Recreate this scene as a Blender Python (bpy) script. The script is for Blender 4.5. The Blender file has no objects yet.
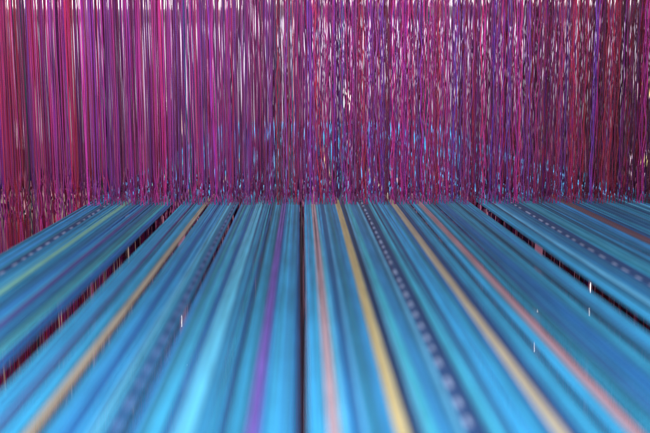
import bpy, math, random
from mathutils import Vector
R = random.Random(7)
C = bpy.context.scene.collection
sc = bpy.context.scene

# ------------------------------------------------------------------ camera
H = 0.10            # eye height above the warp
F = 903.0           # focal length in photo pixels (650 wide)
VX, VY = 302.0, 79.0
HY = 0.72           # distance of the front row of heddles
cam_d = bpy.data.cameras.new('camera')
cam = bpy.data.objects.new('camera', cam_d); C.objects.link(cam)
cam_d.sensor_width = 36; cam_d.lens = F / 650 * 36
cam_d.clip_start = 0.005; cam_d.clip_end = 50
cam.location = (0, 0, H)
pitch = math.atan((216.5 - VY) / F); yaw = math.atan((325 - VX) / F)
cam.rotation_euler = (math.pi / 2 - pitch, 0, -yaw)
cam_d.dof.use_dof = True
cam_d.dof.focus_distance = 0.772
cam_d.dof.aperture_fstop = 8.2
sc.camera = cam
sc.view_settings.view_transform = 'Standard'
sc.view_settings.look = 'None'
sc.view_settings.exposure = 0.0

def X_at(px, Y): return (px - VX) * Y / F
def Z_at(py, Y): return H - (py - VY) * Y / F

# ------------------------------------------------------------------ materials
class NT:
    def __init__(s, name):
        s.m = bpy.data.materials.new(name); s.m.use_nodes = True
        s.t = s.m.node_tree; s.t.nodes.clear()
        s.out = s.t.nodes.new('ShaderNodeOutputMaterial')
    def n(s, typ, **kw):
        x = s.t.nodes.new(typ)
        for k, v in kw.items(): setattr(x, k, v)
        return x
    def l(s, a, b): s.t.links.new(a, b)
    def math(s, op, a, b=None, c=None):
        x = s.n('ShaderNodeMath', operation=op)
        for i, v in enumerate((a, b, c)):
            if v is None: continue
            if isinstance(v, (int, float)): x.inputs[i].default_value = v
            else: s.l(v, x.inputs[i])
        return x.outputs[0]
    def mix(s, f, a, b, mode='MIX'):
        x = s.n('ShaderNodeMix', data_type='RGBA', blend_type=mode)
        for i, v in ((0, f), (6, a), (7, b)):
            if isinstance(v, (int, float)): x.inputs[i].default_value = v
            elif isinstance(v, tuple): x.inputs[i].default_value = v
            else: s.l(v, x.inputs[i])
        return x.outputs[2]

def yarn_material(name, pitch, depth, dashes=False, rough=0.75, sheen=0.3, spec=0.25, trans=0.0):
    """spun plied yarn: u runs round the strand (0..1), v is metres along it"""
    t = NT(name)
    uv = t.n('ShaderNodeUVMap'); sp = t.n('ShaderNodeSeparateXYZ'); t.l(uv.outputs[0], sp.inputs[0])
    info = t.n('ShaderNodeObjectInfo')
    ph = t.math('MULTIPLY_ADD', sp.outputs[1], 1.0 / pitch, t.math('MULTIPLY', sp.outputs[0], 2.0))
    ply = t.math('ABSOLUTE', t.math('SINE', t.math('MULTIPLY', ph, math.pi)))
    tc = t.n('ShaderNodeTexCoord')
    noise = t.n('ShaderNodeTexNoise'); noise.inputs['Scale'].default_value = 900; noise.inputs['Detail'].default_value = 3
    t.l(tc.outputs['Object'], noise.inputs['Vector'])
    slow = t.n('ShaderNodeTexNoise', noise_dimensions='2D'); slow.inputs['Scale'].default_value = 1
    cb = t.n('ShaderNodeCombineXYZ'); t.l(t.math('MULTIPLY', sp.outputs[1], 22.0), cb.inputs[0])
    t.l(t.math('MULTIPLY', info.outputs['Random'], 77.0), cb.inputs[1]); t.l(cb.outputs[0], slow.inputs['Vector'])
    attr = t.n('ShaderNodeVertexColor'); attr.layer_name = 'dye'
    base = t.mix(1.0, info.outputs['Color'], attr.outputs[0], 'MULTIPLY')
    if dashes:
        wob = t.math('MULTIPLY', t.math('SUBTRACT', slow.outputs[0], 0.5), 9.0)
        s = t.math('SINE', t.math('ADD', t.math('MULTIPLY', sp.outputs[1], 2 * math.pi / 0.0175), wob))
        r = t.n('ShaderNodeMapRange'); r.interpolation_type = 'SMOOTHSTEP'
        t.l(s, r.inputs[0]); r.inputs[1].default_value = -0.05; r.inputs[2].default_value = 0.45
        base = t.mix(r.outputs[0], (0.02, 0.07, 0.22, 1), info.outputs['Color'])
    hsv = t.n('ShaderNodeHueSaturation')
    t.l(base, hsv.inputs['Color'])
    t.l(t.math('MULTIPLY_ADD', slow.outputs[0], 0.7, 0.65), hsv.inputs['Value'])
    col = t.mix(t.math('MULTIPLY', t.math('SUBTRACT', 1.0, ply), depth), hsv.outputs[0], (0.3, 0.3, 0.3, 1), 'MULTIPLY')
    col = t.mix(t.math('MULTIPLY', noise.outputs[0], 0.25), col, (0.5, 0.5, 0.5, 1), 'MULTIPLY')
    p = t.n('ShaderNodeBsdfPrincipled'); t.l(col, p.inputs['Base Color'])
    p.inputs['Roughness'].default_value = rough
    p.inputs['Specular IOR Level'].default_value = spec
    p.inputs['Sheen Weight'].default_value = sheen; p.inputs['Sheen Roughness'].default_value = 0.4
    b = t.n('ShaderNodeBump'); b.inputs['Strength'].default_value = 0.6; b.inputs['Distance'].default_value = 0.0004
    t.l(t.math('ADD', ply, t.math('MULTIPLY', noise.outputs[0], 0.5)), b.inputs['Height'])
    t.l(b.outputs[0], p.inputs['Normal'])
    if trans:
        tr = t.n('ShaderNodeBsdfTranslucent'); t.l(col, tr.inputs[0])
        ms = t.n('ShaderNodeMixShader'); ms.inputs[0].default_value = trans
        t.l(p.outputs[0], ms.inputs[1]); t.l(tr.outputs[0], ms.inputs[2]); t.l(ms.outputs[0], t.out.inputs[0])
    else:
        t.l(p.outputs[0], t.out.inputs[0])
    return t.m

def plain(name, col, rough=0.8, scale=3.0, amount=0.15):
    t = NT(name)
    tc = t.n('ShaderNodeTexCoord'); nz = t.n('ShaderNodeTexNoise'); nz.inputs['Scale'].default_value = scale; nz.inputs['Detail'].default_value = 6
    t.l(tc.outputs['Object'], nz.inputs['Vector'])
    c = t.mix(t.math('MULTIPLY', nz.outputs[0], amount * 2), (*col, 1), tuple(x * 0.5 for x in col) + (1,))
    p = t.n('ShaderNodeBsdfPrincipled'); t.l(c, p.inputs['Base Color']); p.inputs['Roughness'].default_value = rough
    t.l(p.outputs[0], t.out.inputs[0]); return t.m

def lit(name, col, strength):
    t = NT(name)
    tc = t.n('ShaderNodeTexCoord'); nz = t.n('ShaderNodeTexNoise'); nz.inputs['Scale'].default_value = 9
    t.l(tc.outputs['Object'], nz.inputs['Vector'])
    c = t.mix(nz.outputs[0], (*col, 1), tuple(x * 0.75 for x in col) + (1,))
    e = t.n('ShaderNodeEmission'); t.l(c, e.inputs[0]); e.inputs[1].default_value = strength
    t.l(e.outputs[0], t.out.inputs[0]); return t.m

M_WARP = yarn_material('wool yarn', 0.0042, 0.25, rough=0.85, sheen=0.06, spec=0.08)
M_DASH = yarn_material('ikat dyed yarn', 0.0042, 0.2, dashes=True, rough=0.85, sheen=0.06, spec=0.08)
M_CORD = yarn_material('heddle cord', 0.0016, 0.25, rough=0.5, sheen=0.15, spec=0.45, trans=0.35)

# ------------------------------------------------------------------ mesh helper
class MB:
    def __init__(s): s.v = []; s.f = []; s.uv = []; s.c = []
    def tube(s, pts, r, n=6, col=(1, 1, 1), flat=1.0):
        """pts along the strand; r a number or a function of the fraction"""
        b = len(s.v); L = 0.0; vs = []
        tot = len(pts) - 1
        for i, p in enumerate(pts):
            p = Vector(p)
            if i: L += (p - Vector(pts[i - 1])).length
            vs.append(L)
            d = (Vector(pts[min(i + 1, tot)]) - Vector(pts[max(i - 1, 0)])).normalized()
            a = Vector((1, 0, 0)) if abs(d.x) < .8 else Vector((0, 1, 0))
            x = (a - d * a.dot(d)).normalized(); y = d.cross(x)
            rr = r(i / tot) if callable(r) else r
            for k in range(n):
                w = 2 * math.pi * k / n
                s.v.append(p + x * math.cos(w) * rr + y * math.sin(w) * rr * flat)
        for i in range(tot):
            for k in range(n):
                k2 = (k + 1) % n
                s.f.append((b + i * n + k, b + i * n + k2, b + (i + 1) * n + k2, b + (i + 1) * n + k))
                s.uv += [(k / n, vs[i]), ((k + 1) / n, vs[i]), ((k + 1) / n, vs[i + 1]), (k / n, vs[i + 1])]
                s.c += [col] * 4
        for cap, i in ((1, 0), (0, tot)):
            ring = [b + i * n + k for k in range(n)]
            s.f.append(ring[::-1] if cap else ring)
            s.uv += [(0.5, vs[i])] * n; s.c += [col] * n
    def box(s, lo, hi):
        b = len(s.v)
        for z in (lo[2], hi[2]):
            for x, y in ((lo[0], lo[1]), (hi[0], lo[1]), (hi[0], hi[1]), (lo[0], hi[1])): s.v.append(Vector((x, y, z)))
        for q in ((3, 2, 1, 0), (4, 5, 6, 7), (0, 1, 5, 4), (1, 2, 6, 5), (2, 3, 7, 6), (3, 0, 4, 7)):
            s.f.append(tuple(b + i for i in q)); s.uv += [(0, 0)] * 4; s.c += [(1, 1, 1)] * 4
    def mesh(s, name, mat):
        me = bpy.data.meshes.new(name); me.from_pydata([tuple(v) for v in s.v], [], s.f)
        u = me.uv_layers.new(name='UVMap'); u.data.foreach_set('uv', [x for p in s.uv for x in p])
        ca = me.color_attributes.new('dye', 'FLOAT_COLOR', 'CORNER')
        ca.data.foreach_set('color', [x for c in s.c for x in (c[0], c[1], c[2], 1.0)])
        me.materials.append(mat)
        me.polygons.foreach_set('use_smooth', [True] * len(me.polygons))
        me.update(); return me
def link(name, me, parent=None, loc=(0, 0, 0)):
    o = bpy.data.objects.new(name, me); C.objects.link(o); o.location = loc
    if parent: o.parent = parent
    return o
def tag(o, label=None, cat=None, group=None, kind=None):
    if label: o['label'] = label
    if cat: o['category'] = cat
    if group: o['group'] = group
    if kind: o['kind'] = kind
ORD = ['first', 'second', 'third', 'fourth', 'fifth', 'sixth', 'seventh', 'eighth', 'ninth', 'tenth', 'eleventh', 'twelfth',
       'thirteenth', 'fourteenth', 'fifteenth', 'sixteenth', 'seventeenth', 'eighteenth', 'nineteenth', 'twentieth']
def ordn(n):
    if n <= 20: return ORD[n - 1]
    tens = {2: 'twenty', 3: 'thirty', 4: 'forty', 5: 'fifty', 6: 'sixty'}[n // 10]
    return tens + '-' + ORD[n % 10 - 1] if n % 10 else tens.replace('y', 'ieth')
def jit(c, a=0.12, v=0.2):
    k = 1 + R.uniform(-v, v)
    return tuple(max(0.003, x * k * (1 + R.uniform(-a, a))) for x in c)

# ------------------------------------------------------------------ the warp
COL = {
 'cyan': (0.035, 0.36, 0.66), 'pale cyan': (0.11, 0.48, 0.74), 'light blue': (0.035, 0.30, 0.62), 'teal': (0.025, 0.27, 0.46),
 'deep blue': (0.015, 0.165, 0.46), 'dull blue': (0.022, 0.19, 0.42), 'navy': (0.014, 0.07, 0.22), 'bright teal': (0.045, 0.40, 0.58),
 'dark teal': (0.012, 0.12, 0.23), 'purple': (0.17, 0.11, 0.52), 'violet': (0.07, 0.07, 0.30),
 'cream': (0.42, 0.40, 0.30), 'yellow': (0.54, 0.48, 0.24), 'pink': (0.48, 0.35, 0.41), 'salmon': (0.40, 0.26, 0.32),
 'russet': (0.15, 0.08, 0.12), 'lime': (0.18, 0.52, 0.44), 'lilac': (0.30, 0.38, 0.70), 'dark': (0.03, 0.015, 0.03),
}
def s_(x): return (x - VX) / 354.0      # from a place on the near edge to X / H
# (from, to, colour, landmark name or None); a None colour is an opening in the warp
B = [
 (-1.745, -1.60, 'light blue', None), (-1.60, -1.54, 'DASH', 'the leftmost dashed yarns'),
 (-1.54, -1.45, 'cyan', None), (-1.45, -1.41, 'lime', 'the lime green yarns'), (-1.41, -1.37, 'cyan', None), (-1.37, -1.33, 'dull blue', None),
 (-1.33, -1.255, 'light blue', None), (-1.255, -1.225, 'violet', 'the violet yarns at far left'), (-1.225, -1.16, 'dull blue', None),
 (-1.16, -1.095, 'bright teal', None), (-1.095, -1.052, 'deep blue', None), (-1.05, -0.98, None, None),
 (-0.978, -0.90, 'cyan', None), (-0.90, -0.88, 'violet', None), (-0.875, s_(19), 'cyan', None),
 (s_(19), s_(31), 'cream', 'the wide cream yarns at left'), (s_(31), s_(37), None, None),
 (s_(37), s_(60), 'cyan', None), (s_(60), s_(72), 'deep blue', None), (s_(72), s_(86), 'light blue', None), (s_(86), s_(102), 'pale cyan', None),
 (s_(102), s_(120), 'DASH', 'the dashed yarns right of cream'),
 (s_(121), s_(138), 'cyan', None), (s_(138), s_(152), 'bright teal', None), (s_(152), s_(163), 'dull blue', None), (s_(163), s_(170), 'deep blue', None),
 (s_(170), s_(190), 'pale cyan', None), (s_(190), s_(200), 'teal', None), (s_(200), s_(213), 'cyan', None), (s_(213), s_(221), 'deep blue', None),
 (s_(221), s_(227), 'dark teal', None), (s_(227), s_(244), 'teal', None), (s_(244), s_(257), 'purple', 'the purple yarns'),
 (s_(257), s_(263), 'dull blue', None), (s_(263), s_(290), 'cyan', None), (s_(290), s_(294), 'deep blue', None),
 (s_(294), s_(308), 'GAP1', None),
 (s_(308), s_(327), 'cyan', None), (s_(327), s_(340), 'pink', 'the pink yarns at centre'), (s_(340), s_(352), 'light blue', None),
 (s_(352), s_(361), 'deep blue', None), (s_(361), s_(366), 'dark teal', None), (s_(366), s_(379), 'teal', None), (s_(379), s_(396), 'light blue', None),
 (s_(396), s_(410), 'yellow', 'the yellow yarns right of centre'), (s_(410), s_(422), 'navy', None), (s_(422), s_(437), 'bright teal', None),
 (s_(437), s_(464), 'light blue', None), (s_(464), s_(477), 'DASH', 'dashed yarns between yellow and cream'), (s_(477), s_(490), 'navy', None),
 (s_(490), s_(505), 'bright teal', None), (s_(505), s_(540), 'cyan', None), (s_(540), s_(555), 'light blue', None),
 (s_(555), s_(571), 'cream', 'the wide cream yarns at right'), (s_(571), s_(583), 'navy', None), (s_(583), s_(602), 'cyan', None),
 (s_(602), s_(608), 'dark teal', None), (s_(608), s_(630), 'cyan', None), (s_(630), s_(645), 'salmon', 'the salmon pink yarns at right'),
 (0.98, 1.05, 'teal', None), (1.05, 1.072, 'navy', None), (1.08, 1.12, 'dull blue', None), (1.12, 1.165, 'deep blue', 'the deep blue yarns at right'),
 (1.165, 1.24, 'teal', None), (1.24, 1.27, 'dark teal', None), (1.27, 1.372, 'cyan', None), (1.375, 1.44, None, None),
 (1.442, 1.53, 'cyan', None), (1.53, 1.58, 'pale cyan', None), (1.58, 1.68, 'dull blue', None), (1.68, 1.73, 'DASH', 'the rightmost dashed yarns'),
 (1.73, 1.79, 'navy', None), (1.79, 1.90, 'teal', None), (1.90, 2.05, 'dull blue', None), (2.05, 2.12, 'light blue', None), (2.12, 2.19, 'russet', 'the russet yarns at far right'),
 (2.19, 2.25, 'navy', None), (2.25, 2.50, 'dull blue', None), (2.50, 2.56, 'teal', None), (2.56, 2.8, 'dull blue', None), (2.8, 3.05, 'dark teal', None),
]
PITCH = 0.0158   # in units of H
threads = []      # (X, colour key, landmark, dash)
for a, b, c, lm in B:
    if c is None: continue
    if c == 'GAP1':
        threads.append(((a + b) / 2 * H - 0.0002, 'dark', None, False)); continue
    n = max(1, round((b - a) / PITCH))
    for i in range(n):
        x = a + (b - a) * (i + 0.5) / n
        k = c
        dash = False
        if c == 'DASH':
            dash = (i == n // 2); k = 'navy' if not dash else 'lilac'
            if not dash and R.random() < 0.3: k = 'dull blue'
        elif lm is None and R.random() < 0.03: k = 'navy'
        elif lm is None and R.random() < 0.15:
            k = R.choice(['cyan', 'light blue', 'dull blue', 'deep blue', 'teal', 'pale cyan'])
        threads.append((x * H, k, lm, dash))
GL = [(545, 310), (543, 355), (599, 317), (178, 325), (182, 362), (541, 314)]
threads = [t for t in threads if not any(abs(t[0] / H - (gx - VX) / (gy - VY)) < (0.0075 if gx > 500 else .004) for gx, gy in GL[:4])]
GX = [(gx - VX) / F for gx, gy in GL] + [(599 - VX) / F]
threads.sort()
# stripes the labels count from
marks = []
for i, t in enumerate(threads):
    if t[2] and (not marks or marks[-1][0] != t[2]): marks.append([t[2], i, i])
    elif t[2]: marks[-1][2] = i
Y0, Y1 = -0.12, 2.12
NV = 10
for i, (x, k, lm, dash) in enumerate(threads):
    mb = MB()
    zoff = (-0.0005 if i % 2 else 0.0) + R.uniform(-.0003, .0003)
    amp = R.uniform(0, .0002); ph = R.uniform(0, 6)
    pts = []
    nseg = 56
    for j in range(nseg + 1):
        f = j / nseg; y = Y0 + (Y1 - Y0) * f ** 1.25
        # the yarn rises or sinks a little where its heddle holds it
        lift = math.exp(-((y - HY) / 0.25) ** 2) * (0.0003 if i % 2 else -0.0003)
        pts.append((x + amp * math.sin(y * 9 + ph), y, zoff + lift + amp * math.cos(y * 7 + ph)))
    w = (1.0 if lm else 1.02)
    rad = 0.00086 * w * R.uniform(.93, 1.06)
    if k == 'dark': rad = 0.0005
    if dash: rad = 0.00092
    if dash: lm = lm or 'dash'
    if lm or k == 'dark': mb.tube(pts, rad, 8, (1, 1, 1))
    # most yarns are a loose pair of plies lying side by side
    else:
        for sd in (-1, 1):
            q1, q2 = R.uniform(0, 6), R.uniform(.00002, .0001); f1 = R.uniform(.62, 1.3); f2 = R.uniform(.9, 1.1)
            mb.tube([(p[0] + sd * .00041 + q2 * math.sin(p[1] * 23 + q1), p[1], p[2] + sd * q2 * 2) for p in pts], rad * .56, 7, (f1, f1 * f2, f1))
    o = link('warp_yarn', mb.mesh('warp_yarn', M_DASH if dash else M_WARP))
    o.location = (0, 0, 0)
    o.color = ((0.10, 0.18, 0.42, 1) if -.8 < x / H < -.3 else (0.30, 0.40, 0.62, 1)) if dash else (*jit(COL[k], .06, .12 if lm else .22), 1)
    word = 'dark brown' if k == 'dark' else k
    if lm:
        m = [q for q in marks if q[0] == lm][0]; nn = m[2] - m[1] + 1; pos = i - m[1]
        if nn == 1: lab = 'one of ' + lm
        else: lab = f'{ordn(pos + 1)} from left among {lm}'
        lab = (('navy and white dashed' if dash else word) + ' warp yarn, ' + lab)
    else:
        best = min(marks, key=lambda q: min(abs(i - q[1]), abs(i - q[2])))
        if i < best[1]: lab = f'{word} warp yarn, {ordn(best[1] - i)} to the left of {best[0]}'
        else: lab = f'{word} warp yarn, {ordn(i - best[2])} to the right of {best[0]}'
    tag(o, lab, 'warp yarn', 'coloured warp yarns stretched towards the loom')
print('THREADS', len(threads))

# ------------------------------------------------------------------ heddles
HC = {'magenta': (0.52, 0.03, 0.30), 'purple': (0.30, 0.05, 0.28), 'crimson': (0.46, 0.02, 0.09), 'plum': (0.22, 0.02, 0.14),
      'violet': (0.22, 0.06, 0.45), 'hot pink': (0.62, 0.04, 0.42), 'lilac': (0.30, 0.20, 0.42), 'teal grey': (0.08, 0.20, 0.24), 'dark wine': (0.13, 0.015, 0.06)}
def heddle_colour(px):
    if px < 110: w = dict(magenta=5, crimson=4, purple=3, plum=3, violet=1, lilac=.7, **{'hot pink': 1, 'teal grey': .3})
    elif px < 330: w = dict(magenta=5, crimson=1, purple=6, plum=4, violet=1, lilac=.5, **{'hot pink': 1, 'teal grey': .3})
    elif px > 575: w = dict(magenta=2, crimson=5.5, purple=2, plum=4, violet=.5, **{'teal grey': .2, 'dark wine': 4})
    elif px < 510: w = dict(magenta=6, crimson=1.5, purple=5, plum=3, violet=1.2, lilac=.3, **{'hot pink': 1, 'teal grey': .1, 'dark wine': .5})
    else: w = dict(magenta=3, crimson=3.4, purple=3.5, plum=3.5, violet=.7, lilac=.2, **{'teal grey': .15, 'dark wine': 1.5})
    ks = list(w); return R.choices(ks, [w[k] for k in ks])[0]

TOP, BOT = 0.40, -0.25
EY = 0.0085        # half height of the eye
def strands(z0, z1, twist, spread, lean, wob, step=0.006):
    """two fine cords that wander side by side from z0 to z1"""
    n = max(4, int(abs(z1 - z0) / step)); out = []
    for sd in (-1, 0.1, 1):
        p1, p2, p3 = (R.uniform(0, 6.28) for _ in range(3)); w1 = twist * R.uniform(.7, 1.4); w2 = twist * R.uniform(1.6, 2.6)
        ln = lean + R.uniform(-1, 1) * wob * 6; P = []
        for i in range(n + 1):
            z = z0 + (z1 - z0) * i / n; d = abs(z - z0); e = min(1, d / 0.014)
            x = sd * spread * e + sd * .0003 + ln * d + e * wob * (math.sin(6.283 * d / w1 + p1) + .8 * math.sin(6.283 * d / w2 + p2))
            y = e * (wob * math.cos(6.283 * d / w2 + p3) + sd * .0006)
            P.append((x, y, z))
        out.append(P)
    return out
def eye_pts(side):
    out = []
    for i in range(9):
        f = i / 8; z = EY - 2 * EY * f
        out.append((side * (0.0002 + 0.00115 * math.sin(math.pi * f) ** .7), 0, z))
    return out
def make_variant(loose):
    """upper cord, eye and lower cord meshes; loose 0 (straight, left) .. 1 (twisted, right)"""
    global EY
    EY = R.uniform(.0055, .0115)
    tw = .22 * (1 - loose) + .034 * loose
    sp = R.uniform(.0006, .0014); ln = R.uniform(-.006, .006) * (1 - loose) + R.uniform(-.012, .028) * loose; wb = 0.00025 + 0.00036 * loose
    rad = R.uniform(.00024, .00039)
    u = MB(); DYES = R.sample([(1, 1, 1), (.7, .9, 1.5), (1.25, .8, .6), (.55, .6, .7), (1.2, 1.15, 1.2), (1, .7, .9), (.6, .5, .9)], 3)
    for k, P in enumerate(strands(EY, TOP, tw, sp, -ln, wb)): u.tube(P, rad * R.uniform(.8, 1.1), 5, DYES[k])
    e = MB(); e.tube(eye_pts(1), rad * 1.1, 6); e.tube(eye_pts(-1), rad * 1.1, 6)
    for z in (EY, -EY):
        e.tube([(0, 0, z - .0011), (0, 0, z - .0006), (0, 0, z), (0, 0, z + .0006), (0, 0, z + .0011)],
               lambda f: rad * (0.7 + 1.4 * math.sin(math.pi * (.12 + .76 * f))), 8, (.8, .8, .8))
    l = MB()
    for k, P in enumerate(strands(-EY, BOT, R.uniform(.06, .2), .0009, ln * .5, .0003)): l.tube(P, rad * 1.1, 5, [(1, 1, 1), (1.2, 1, .6), (.85, .85, .95)][k])
    return (u, e, l)
def variants(loose, n): 
    out = []
    for _ in range(n):
        u, e, l = make_variant(loose)
        out.append((u.mesh('upper_cord', M_CORD), e.mesh('eye', M_CORD), l.mesh('lower_cord', M_CORD)))
    return out
LOOSE = [0.0, 0.3, 0.65, 1.0]
VAR = [variants(q, 18) for q in LOOSE]
def loose_at(px): return max(0, min(1, (px - 150) / 190))
XL, XR = X_at(-22, HY), X_at(672, HY)
rows = [(HY, 150), (HY + .014, 150)]
mark_x = [(m[0], (threads[m[1]][0] + threads[m[2]][0]) / 2) for m in marks if m[0] not in ('the deep blue yarns at right',)]
FRONTS = ['front row', 'second row']
for ri, (y, n) in enumerate(rows):
    xs = sorted(XL + (XR - XL) * (i + 0.5 + R.uniform(-.47, .47)) / n for i in range(n))
    for i, x in enumerate(xs):
        px = VX + x * F / y; q = loose_at(px) + R.uniform(-.2, .2)
        vi = min(range(4), key=lambda a: abs(LOOSE[a] - q))
        v = R.choice(VAR[vi]); cname = heddle_colour(px); col = jit(HC[cname], .1, .25)
        root = bpy.data.objects.new('string_heddle', None); C.objects.link(root)
        root.empty_display_size = .01
        root.location = (x, y + R.uniform(-.003, .003), -.002 + ri * .002 + R.uniform(-.0045, .0045))
        best = min(range(len(mark_x)), key=lambda a: abs(x - mark_x[a][1])); nm, mx = mark_x[best]
        cnt = sum(1 for t in xs if min(x, mx) < t < max(x, mx)) + 1
        side = 'left' if x < mx else 'right'
        short = nm.replace(' yarns', '')
        lab = f'{cname} string heddle, {FRONTS[ri]}, {ordn(cnt)} {side} of {short}'
        if len(lab.split()) > 16: lab = f'{cname} heddle, {FRONTS[ri]}, {ordn(cnt)} {side} of {short}'
        tag(root, lab, 'heddle', 'string heddles hanging across the loom')
        for nme, me in zip(('upper_cord', 'eye', 'lower_cord'), v):
            if nme == 'lower_cord' and any(abs(x - g * y) < .0026 for g in GX): continue
            o = link(nme, me, root); o.color = (*col, 1)
# everything behind the first two rows: one mass nobody could count in the photo
mb = MB()
for ri, (y, n, thick) in enumerate([(HY + .026, 165, 1), (HY + .039, 165, 1), (HY + .052, 165, 1), (HY + .065, 150, 1)]):
    for i in range(n):
        x = (XL + (XR - XL) * (i + .5 + R.uniform(-.5, .5)) / n) * y / HY
        px = VX + x * F / y; lo = loose_at(px)
        col = jit(HC[heddle_colour(px)], .1, .25)
        u, e, l = make_variant(min(1, max(0, lo + R.uniform(-.25, .25))))
        for part in ((u, e, l) if R.random() < .55 and not any(abs(x - g * y) < .0026 for g in GX) else (u, e)):
            b = len(mb.v)
            off = Vector((x, y + R.uniform(-.006, .006), R.uniform(-.003, .003) + ri * .002))
            mb.v += [p + off for p in part.v]
            mb.f += [tuple(b + k for k in f) for f in part.f]
            mb.uv += part.uv; mb.c += [tuple(col[j] * c[j] for j in range(3)) for c in part.c]
o = link('rear_heddles', mb.mesh('rear_heddles', M_CORD)); o.color = (1, 1, 1, 1)
tag(o, 'dense rows of magenta and purple heddle cords behind the front two rows', 'heddles', kind='stuff')

# ------------------------------------------------------------------ what shows between the cords
WY = 3.2
M_WALL = plain('limewashed wall', (0.66, 0.60, 0.70))
mb = MB(); mb.box((-2.6, WY, -.12), (2.8, WY + .1, 1.6))
o = link('wall', mb.mesh('wall', M_WALL)); tag(o, 'pale wall glimpsed far behind the heddles', 'wall', kind='structure')

mb = MB(); mb.box((-2.6, WY - .03, -2.2), (2.8, WY + .1, -.122))  # added backdrop; the darkness below the warp is put into its colour
o = link('dark_backdrop', mb.mesh('wall', plain('maroon darkness backdrop', (.07, .015, .03)))); tag(o, 'dark maroon backdrop added for the darkness low behind the heddles', 'wall', kind='structure')
def window(name, px0, px1, py0, py1, Y, col, st, label, bars=0):
    root = bpy.data.objects.new(name, None); C.objects.link(root)
    x0, x1, z0, z1 = X_at(px0, Y), X_at(px1, Y), Z_at(py1, Y), Z_at(py0, Y)
    root.location = ((x0 + x1) / 2, Y, z0); hw, h = (x1 - x0) / 2, z1 - z0
    p = MB(); p.box((-hw, .0, 0), (hw, .012, h)); link('pane', p.mesh('pane', lit(name + ' daylight', col, st)), root)
    f = MB(); w = .008
    f.box((-hw - w, -.02, -w), (hw + w, .02, 0)); f.box((-hw - w, -.02, h), (hw + w, .02, h + w))
    f.box((-hw - w, -.02, 0), (-hw, .02, h)); f.box((hw, -.02, 0), (hw + w, .02, h))
    for i in range(bars):
        bx = -hw + 2 * hw * (i + 1) / (bars + 1); f.box((bx - .008, -.019, .0005), (bx + .008, -.001, h - .0005))
    link('frame', f.mesh('frame', plain(name + ' timber', (.14, .06, .07) if name == 'added_glow_panel' else (.55, .45, .5))), root)
    tag(root, label, 'window')
window('window', -60, 245, -140, 11, WY - .05, (1, .97, .90), 6.5, 'wide bright window glimpsed along the top left behind the cords', 5)
window('window', 262, 690, -140, 6, WY - .05, (1, .93, .95), 3.0, 'dimmer long window glimpsed along the top right behind the cords', 6)
window('lattice_window', 161, 185, 95, 131, WY - .1, (1, .70, .58), 2.6, 'small peach lit opening glimpsed behind purple cords left of centre', 2)
window('small_window', 344, 350, 90, 108, WY - .1, (1, .85, .78), 6.0, 'tiny bright slot glimpsed behind the cords above the yellow stripe')
window('added_glow_panel', -90, 140, 196, 420, 2.35, (1, .70, .60), .38, 'pale warm glowing panel added low at the left behind the cords', 3)  # added glowing panel, stands in for warm light low at left
window('square_window', 10, 38, 122, 144, WY - .1, (.93, .9, 1), 2.6, 'small white lit opening glimpsed at the far left', 2)
window('amber_window', 637, 660, 80, 96, WY - .1, (1, .72, .25), 2.0, 'small amber lit opening glimpsed at the upper right edge')
window('low_amber_window', 638, 660, 155, 172, 2.3, (1, .8, .35), 2.0, 'lower amber lit opening glimpsed at the right edge above the warp')

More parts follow.
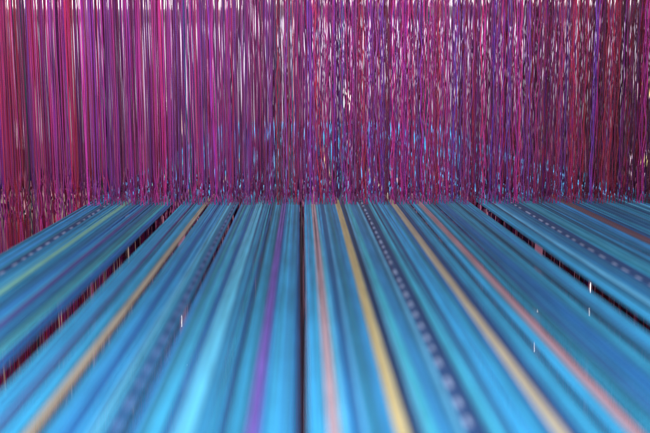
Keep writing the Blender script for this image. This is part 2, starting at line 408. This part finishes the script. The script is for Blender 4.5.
for k, (gx, gy) in enumerate([(545, 308), (543, 355), (599, 296), (599, 317), (178, 325), (182, 362), (541.5, 303)]):
    Yb = 0.83; x, z = X_at(gx, Yb), Z_at(gy, Yb)  # small glowing shapes added as glints, just behind the cords
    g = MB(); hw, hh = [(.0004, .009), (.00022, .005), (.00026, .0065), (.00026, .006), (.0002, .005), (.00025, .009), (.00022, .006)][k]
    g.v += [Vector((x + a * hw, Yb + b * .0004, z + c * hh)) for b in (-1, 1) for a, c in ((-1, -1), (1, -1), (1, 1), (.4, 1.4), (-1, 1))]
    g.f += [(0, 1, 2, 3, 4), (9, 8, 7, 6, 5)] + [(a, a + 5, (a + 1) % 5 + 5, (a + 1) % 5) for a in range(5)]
    g.uv += [(0, 0)] * 30; g.c += [(1, 1, 1)] * 30
    where = ['right of the salmon yarns', 'below it, left of the salmon yarns', 'above the black opening at right', 'in the black opening at right',
             'right of the left dashed yarns', 'lower, right of the left dashed yarns', 'just left of the long sliver right of salmon'][k]
    o = link('added_glint', g.mesh('added_glint', lit('glint glow', (1, .98, 1), 3.0)))
    tag(o, 'tiny white glowing sliver, added glint, ' + where, 'added glint', 'glowing slivers added as glints below the warp')

# ------------------------------------------------------------------ light
def area(name, loc, target, size, size_y, power, col):
    d = bpy.data.lights.new(name, 'AREA'); d.shape = 'RECTANGLE'; d.size = size; d.size_y = size_y; d.energy = power; d.color = col
    o = bpy.data.objects.new(name, d); C.objects.link(o); o.location = loc
    o.rotation_euler = (Vector(target) - Vector(loc)).to_track_quat('-Z', 'Y').to_euler()
    return o
area('front_lamp', (-0.04, -0.02, 0.31), (-0.04, 0.005, 0), 0.8, 0.2, 6.9, (1, 0.98, 0.97))
o = area('heddle_fill', (-0.2, -0.35, 0.42), (-0.1, 0.72, 0.38), 0.7, 0.2, 4.8, (1, 0.93, 0.95)); o.data.spread = math.radians(50)  # unseen fill added to brighten the upper heddles, not the warp
area('rear_fill', (0.0, 1.5, 0.9), (0, 0.95, 0.12), 1.6, 0.5, 36, (1, 0.90, 0.98))  # unseen backlight added for window light glowing through the cords
o = area('wall_fill', (0.0, 1.6, 1.3), (0, 3.2, 0.25), 2.6, 0.6, 135, (0.95, 0.90, 1)); o.data.spread = math.radians(125)  # unseen fill added to brighten the wall behind the cords
w = bpy.data.worlds.new('World'); sc.world = w; w.use_nodes = True
w.node_tree.nodes['Background'].inputs[0].default_value = (0.75, 0.65, 0.85, 1)
w.node_tree.nodes['Background'].inputs[1].default_value = 0.15
